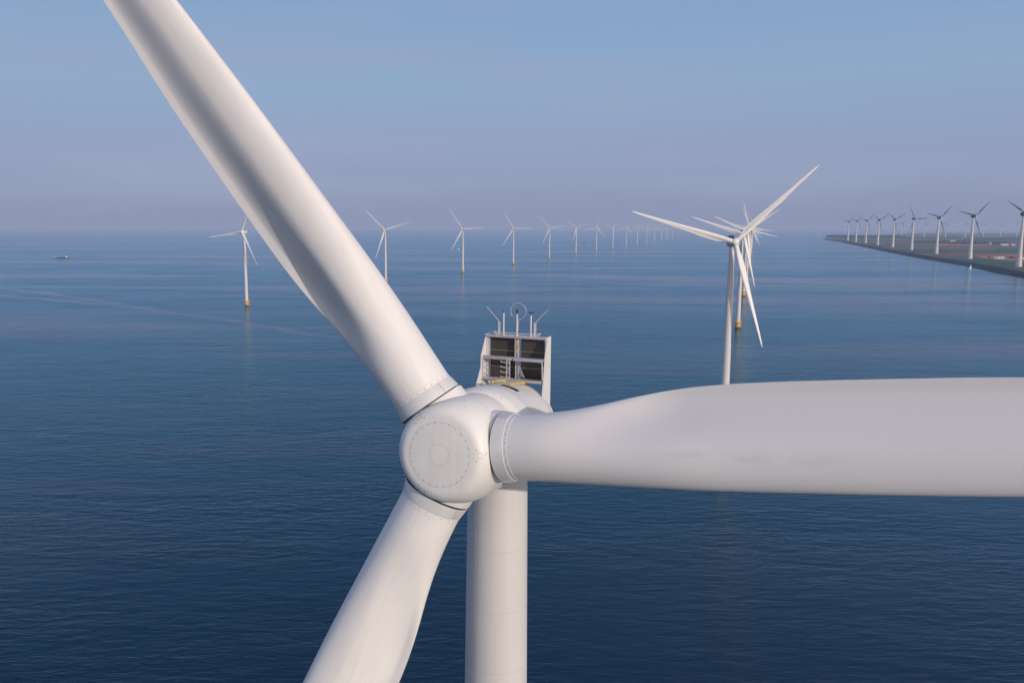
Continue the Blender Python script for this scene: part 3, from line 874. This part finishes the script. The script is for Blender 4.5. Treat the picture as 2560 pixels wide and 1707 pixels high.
# ------------------------------------------------------------------ the turbines on land: fat concrete towers, egg-shaped nacelles with shade painted in
lt = {}
lt['tower'] = MB().lathe((0, 0, 0), (0, 0, 1), [(-4, 7.4), (2, 7.2), (25, 5.7), (60, 4.3), (100, 2.9), (127, 2.1)], 32, 0, True, True).mesh("tower", M['concrete'], 30)
eg = []
for i in range(17):
    u = i / 16; yy = -4.5 + 18 * u
    eg.append((yy, max(.05, 6.0 * (sin(pi * u ** .72) ** .62))))
lt['nacelle'] = MB().lathe((0, 0, 0), (0, 1, 0), eg, 28, 0, True, True).mesh("nacelle", M['shell_shade'], 40)
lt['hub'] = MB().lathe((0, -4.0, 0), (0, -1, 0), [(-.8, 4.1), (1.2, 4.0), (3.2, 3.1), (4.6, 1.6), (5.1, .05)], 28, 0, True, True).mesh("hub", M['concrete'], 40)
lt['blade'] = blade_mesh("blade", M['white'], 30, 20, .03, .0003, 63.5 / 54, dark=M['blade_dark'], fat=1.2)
def land_turbine(x, y, yaw, ph, label, group, hub_h=131, s=1.0):
    t = thing("wind_turbine", label, "wind turbine", (x, y, drop(x, y) + 1), R(yaw), group)
    tw = link("tower", lt['tower'], t); tw.scale = (s, s, hub_h / 131)
    hl = Matrix.Translation((0, -2.5, hub_h)) @ Matrix.Rotation(R(-4), 4, 'X') @ Matrix.Scale(s, 4)
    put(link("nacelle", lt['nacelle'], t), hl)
    put(link("hub", lt['hub'], t), hl)
    for j in range(3):
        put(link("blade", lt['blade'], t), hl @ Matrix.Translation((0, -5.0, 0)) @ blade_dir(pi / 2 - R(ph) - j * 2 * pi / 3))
    return t
LT = [(2788.0, 5597.1, 107, 6), (2613.6, 5141.8, 107, 8), (2475.8, 4756.2, 108, 16), (2305.5, 4303.3, 107, 28), (2134.8, 3848.4, 106, 31),
      (1966.4, 3399.9, 107, 59), (1795.4, 2944.5, 108, 16), (1618.0, 2480.3, 107, 15), (1437.0, 2011.6, 107, 33)]
LL_ = ["land turbine nearest the tip of the spit, before the dark wood", "second land turbine from the tip of the spit", "third land turbine from the tip of the spit",
       "fourth land turbine from the tip, a thin tower close behind its left side", "fifth land turbine from the tip of the spit",
       "sixth land turbine from the tip, one dark blade pointing steeply up", "land turbine third from the right edge, left of the white shed",
       "land turbine second from the right edge, left of the white farm buildings", "largest land turbine, cut by the right edge of the picture"]
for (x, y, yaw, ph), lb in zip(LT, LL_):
    land_turbine(x, y, yaw, ph, lb + ", nacelle coloured dark for shade", "turbines with dark nacelles behind the dike")
FAR = [(3493.4, 6553.9, 129), (3803.7, 6738.3, 121), (4141.2, 6982.9, 120), (4408.2, 7116.3, 121), (4673.1, 7255.3, 119), (5337.5, 8006.5, 120), (5632.6, 8186.3, 121), (5954.9, 8411.5, 122)]
FL = ["touching the fourth land turbine", "between the fifth and sixth land turbines", "just left of the third land turbine from the right", "just right of the third land turbine from the right",
      "just left of the second land turbine from the right", "just right of the second land turbine from the right", "half way between the two rightmost land turbines", "left of the turbine cut by the right edge"]
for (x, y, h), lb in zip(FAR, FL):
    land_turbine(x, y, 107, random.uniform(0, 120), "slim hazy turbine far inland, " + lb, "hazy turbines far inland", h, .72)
FAINT = [(3139.3, 7905.7, 88, "leftmost faint turbine, touching the blade tips of the clustered turbines"), (3411.3, 7915.3, 84, "faint pale turbine over open water between the cluster and the spit"),
         (3821.2, 8258.7, 88, "faint pale turbine just left of the tip of the spit"), (3825.0+30, 7777.8, 81, "faint pale turbine above the tip of the spit, left of the wood"),
         (5318.6, 9760.7, 87, "barely visible turbine between the fourth and fifth land turbines"), (5047.4, 8872.4, 79, "barely visible turbine left of the sixth land turbine"), (6340.4, 10039.5, 82, "barely visible turbine above the white shed")]
for x, y, h, lb in FAINT:
    t = thing("wind_turbine", lb, "wind turbine", (x, y, drop(x, y)), R(-20), "barely visible turbines on the horizon")
    k = h / 95
    tw = link("tower", far['tower'], t); tw.scale = (k, k, k); tw.location.z = -6 * k
    hl = Matrix.Translation((0, -OH * k, 95 * k)) @ TILT @ Matrix.Scale(k, 4)
    put(link("nacelle", far['nacelle'], t), hl); put(link("spinner", far['spinner'], t), hl)
    ph = random.uniform(0, 120)
    for j in range(3): put(link("blade", far['blade'], t), hl @ blade_dir(pi / 2 - R(ph) - j * 2 * pi / 3))

# ------------------------------------------------------------------ boats, buoy
def hull_mesh(L, W, D, mb, mat=0, z0=-.8):
    rings = []
    for i in range(13):
        u = i / 12; x = -L / 2 + L * u
        w = W / 2 * (1 if u < .82 else sqrt(max(0.0004, 1 - ((u - .82) / .18) ** 2))) * (1 if u > .06 else .8 + .2 * u / .06)
        sh = .25 * D * max(0, (u - .8) / .2) ** 2
        rings.append([(x, -w, D + sh), (x, -w * .97, 0), (x, -w * .8, z0), (x, w * .8, z0), (x, w * .97, 0), (x, w, D + sh)])
    mb.quad_strip(rings, True, mat, True, True)
    return mb
def cargo_ship(x, y, L, rz, label, red=True):
    t = thing("cargo_ship", label, "ship", (x, y, drop(x, y)), rz)
    hull_mesh(L, L * .16, 2.4, MB()).build("hull", M['hull'], t, 40)
    h = MB()
    for k in range(6): h.box((-L * .22 + k * L * .1 + .5, 0, 2.9), (L * .097, L * .12, .9), 0)
    h.build("hatch_cover", M['hatch'], t, 20)
    d = MB(); d.box((-L * .38, 0, 3.9), (L * .15, L * .13, 2.6)).box((-L * .36, 0, 6.0), (L * .08, L * .10, 1.9)).box((-L * .36, 0, 7.05), (L * .095, L * .12, .2))
    dh = d.build("deckhouse", M['ship_white'], t, 20)
    g = MB(); g.box((-L * .36 + L * .041, 0, 6.2), (.06, L * .09, .9)); g.box((-L * .36, L * .051, 6.2), (L * .07, .06, .9)); g.box((-L * .36, -L * .051, 6.2), (L * .07, .06, .9)); g.build("wheelhouse_window", M['glass'], dh, 20)
    f = MB(); f.box((L * .40, 0, 3.3), (L * .11, L * .09, 1.4)).box((L * .44, 0, 4.2), (L * .03, L * .05, .7)); f.build("bow_cabin", M['ship_white'], t, 20)
    if red:
        r = MB(); r.box((-L * .475, 0, 3.0), (L * .05, L * .12, 1.3)).box((-L * .475, 0, 4.0), (L * .02, L * .04, 1.0)); r.build("stern_deck", M['red'], t, 20)
    m = MB(); m.tube((-L * .3, 0, 3), (-L * .3, 0, 9.5), .12, n=6).tube((-L * .3, -1, 8.8), (-L * .3, 1, 8.8), .07, n=6); m.build("mast", M['galv'], t, 20)
    return t
cargo_ship(-1236.5, 2558, 45, pi, "dark green cargo barge with white deckhouse at its right end, far left on the lake")
cargo_ship(836, 4947, 40, 0, "tiny grey cargo ship right of the sixth turbine of the curved row", False)
def motor_boat(x, y, label):
    t = thing("motor_boat", label, "boat", (x, y, drop(x, y)), .2)
    hull_mesh(9.5, 3.2, 1.5, MB(), 0, -.5).build("hull", M['ship_white'], t, 40)
    c = MB().box((-.6, 0, 2.3), (4.2, 2.3, 1.7), taper=.8).build("cabin", M['ship_white'], t, 20)
    MB().box((1.45, 0, 2.35), (.08, 1.7, .7)).build("windscreen", M['glass'], c, 20)
motor_boat(47, 3512, "tiny white motor boat left of the third turbine of the row")
def sailboat(x, y, label):
    t = thing("sailboat", label, "boat", (x, y, drop(x, y)), .5)
    hull_mesh(8.0, 2.6, 1.1, MB(), 0, -.5).build("hull", M['ship_white'], t, 40)
    MB().tube((.6, 0, 1), (.6, 0, 11), .08, n=8).build("mast", M['galv'], t, 20)
    MB().plate([(.5, .02, 1.8), (-3.4, .5, 1.9), (-1.8, .35, 5.5), (.5, .02, 10.6)], (0, .03, 0)).build("mainsail", M['ship_white'], t, 20)
    MB().plate([(.75, .02, 9.2), (3.8, .02, 1.4), (.9, .5, 1.6)], (0, .03, 0)).build("jib", M['ship_white'], t, 20)
sailboat(1260, 1925, "small white sailboat close under the dike near the right edge")
bu = thing("buoy", "small red buoy floating left of the cargo barge", "buoy", (-1091, 2071, drop(1091, 2071)))
MB().lathe((0, 0, -.5), (0, 0, 1), [(0, 1.1), (1.4, 1.2), (1.7, .7), (3.2, .3), (3.3, .05)], 16, 0, True, True).build("float", M['red'], bu, 40)
MB().box((0, 0, 3.2), (.7, .7, .7)).build("top_mark", M['red'], bu, 30)

# ------------------------------------------------------------------ farm buildings, wood
def barn(x, y, w, d, h, rz, label, roof='barn_roof', wall='barn_wall'):
    t = thing("barn", label, "barn", (x, y, drop(x, y) + 1), rz, "farm buildings on the polder")
    MB().box((0, 0, h / 2), (w, d, h)).build("wall", M[wall], t, 20)
    r = MB(); rh = d * .28
    r.plate([(-w/2 - .5, -d/2 - .6, h), (-w/2 - .5, d/2 + .6, h), (-w/2 - .5, 0, h + rh)], (w + 1, 0, 0)); r.build("roof", M[roof], t, 20)
    n = max(2, int(w / 8))
    for k in range(n):
        MB().box((-w/2 + (k + .5) * w / n, -d/2 - .03, h * .45), (w / n * .45, .1, h * .6)).build("door", M['glass'], t, 20)
    return t
barn(3209, 5101, 34, 14, 7, -.1, "long white shed inland, right of the third turbine from the edge")
for x, y, w, d, h, lb, rf in [(1690, 2466, 16, 11, 5, "leftmost small white farm building right of the second turbine from the edge", 'barn_roof'),
                              (1708, 2470, 20, 12, 6, "white barn second from the left in the farmyard by the pink field", 'barn_roof'),
                              (1738, 2430, 24, 12, 6, "white barn in the middle of the farmyard, beside a taller brown-roofed house", 'barn_roof'),
                              (1768, 2425, 26, 12, 6, "longest white barn at the right of the farmyard", 'barn_roof'),
                              (1752, 2400, 11, 8, 5, "small house with a brown tile roof in front of the white barns", 'brick_roof'),
                              (2998, 4440, 22, 14, 9, "single pale barn far inland among dark trees", 'barn_roof'),
                              (2895, 4170, 44, 16, 7, "very long low white greenhouse-like shed inland, left half of the pair", 'barn_roof'),
                              (2940, 4171, 26, 14, 7, "shorter white shed inland, right half of the pair", 'barn_roof')]:
    barn(x, y, w * .8, d * .8, h * .8, -.12, lb, rf)

def clump(mb, cx_, cy_, z, rx, rz_, n):
    for _ in range(n):
        a = random.uniform(0, 2*pi); e = random.uniform(-.2, 1) ; q = sqrt(max(0, 1 - e*e)) * random.uniform(.6, 1)
        c = Vector((cx_ + rx * q * cos(a), cy_ + rx * q * sin(a), z + rz_ * e)); s = rx * random.uniform(.18, .38)
        u = Vector((random.gauss(0, 1), random.gauss(0, 1), random.gauss(0, 1))).normalized(); v = u.orthogonal().normalized()
        w = u.cross(v)
        b = len(mb.v); mb.v += [tuple(c + v*s), tuple(c + w*s), tuple(c - v*s), tuple(c - w*s)]
        mb.f.append((b, b+1, b+2, b+3)); mb.mi.append(0)
wood = MB()
def wood_strip(x0, y0, x1, y1, depth, n, h):
    for _ in range(n):
        u = random.random(); x = x0 + (x1-x0)*u; y = y0 + (y1-y0)*u + random.uniform(0, depth); hh = h * random.uniform(.7, 1.15)
        clump(wood, x, y, drop(x, y) + 1 + hh * .45, hh * .55, hh * .55, 16)
wood_strip(3120, 6480, 3600, 6330, 120, 700, 24)
wood_strip(3600, 6330, 4300, 6700, 150, 240, 12)
wood_strip(2760, 4700, 3200, 4560, 90, 260, 13)
wood_strip(2700, 4300, 3150, 4230, 60, 160, 11)
wood_strip(3700, 5650, 4900, 5900, 120, 420, 14)
wood_strip(1700, 2520, 1790, 2470, 16, 30, 7)
o = wood.build("woodland", M['leaf'], None, 0)
tag(o, "low dark belts of trees on the far polder", "woodland", None, "stuff")
TREES = [(1722, 2445, 6, "between the white barns"), (1782, 2420, 7, "at the right end of the farmyard"), (1672, 2440, 5, "left of the farm buildings"), (1745, 2385, 4.5, "in front of the tile-roofed house")]
for x, y, h, lb in TREES:
    t = thing("tree", "small dark green tree " + lb, "tree", (x, y, drop(x, y) + 1), 0, "farmyard trees")
    MB().tube((0, 0, 0), (0, 0, h * .6), .3, .12, n=6).build("trunk", M['trunk'], t, 20)
    c = MB(); clump(c, 0, 0, h * .7, h * .4, h * .4, 90); c.build("crown", M['leaf'], t, 0)

# ------------------------------------------------------------------ ship wake
wk = MB(); pts = [(-1203, 2562), (-1190, 2640), (-1165, 2740), (-1130, 2850), (-1085, 2990)]
wk.ribbon([(x, y, drop(x, y) + .12) for x, y in pts], [(0, 0, 1)] * len(pts), 7)
m_wake = paint("smooth_wake_water", (0.09, 0.15, 0.22), .35, .3, .02)
tag(wk.build("ship_wake", m_wake, None, 0), "pale wake line behind the barge", kind="structure")

# ------------------------------------------------------------------ haze
hz = MB(); hz.box((0, 0, 30), (82000, 82000, 300))
mh = bpy.data.materials.new("haze_air"); mh.use_nodes = True
nt = mh.node_tree; nt.nodes.clear()
pv = nt.nodes.new("ShaderNodeVolumePrincipled"); ho = nt.nodes.new("ShaderNodeOutputMaterial")
pv.inputs["Color"].default_value = (0.66, 0.76, 0.97, 1)
pv.inputs["Density"].default_value = 0.75e-4
pv.inputs["Anisotropy"].default_value = 0.0
nt.links.new(pv.outputs[0], ho.inputs["Volume"])
tag(hz.build("haze", mh, None, 0), "thin blue-grey haze lying over the lake", "haze", None, "stuff")
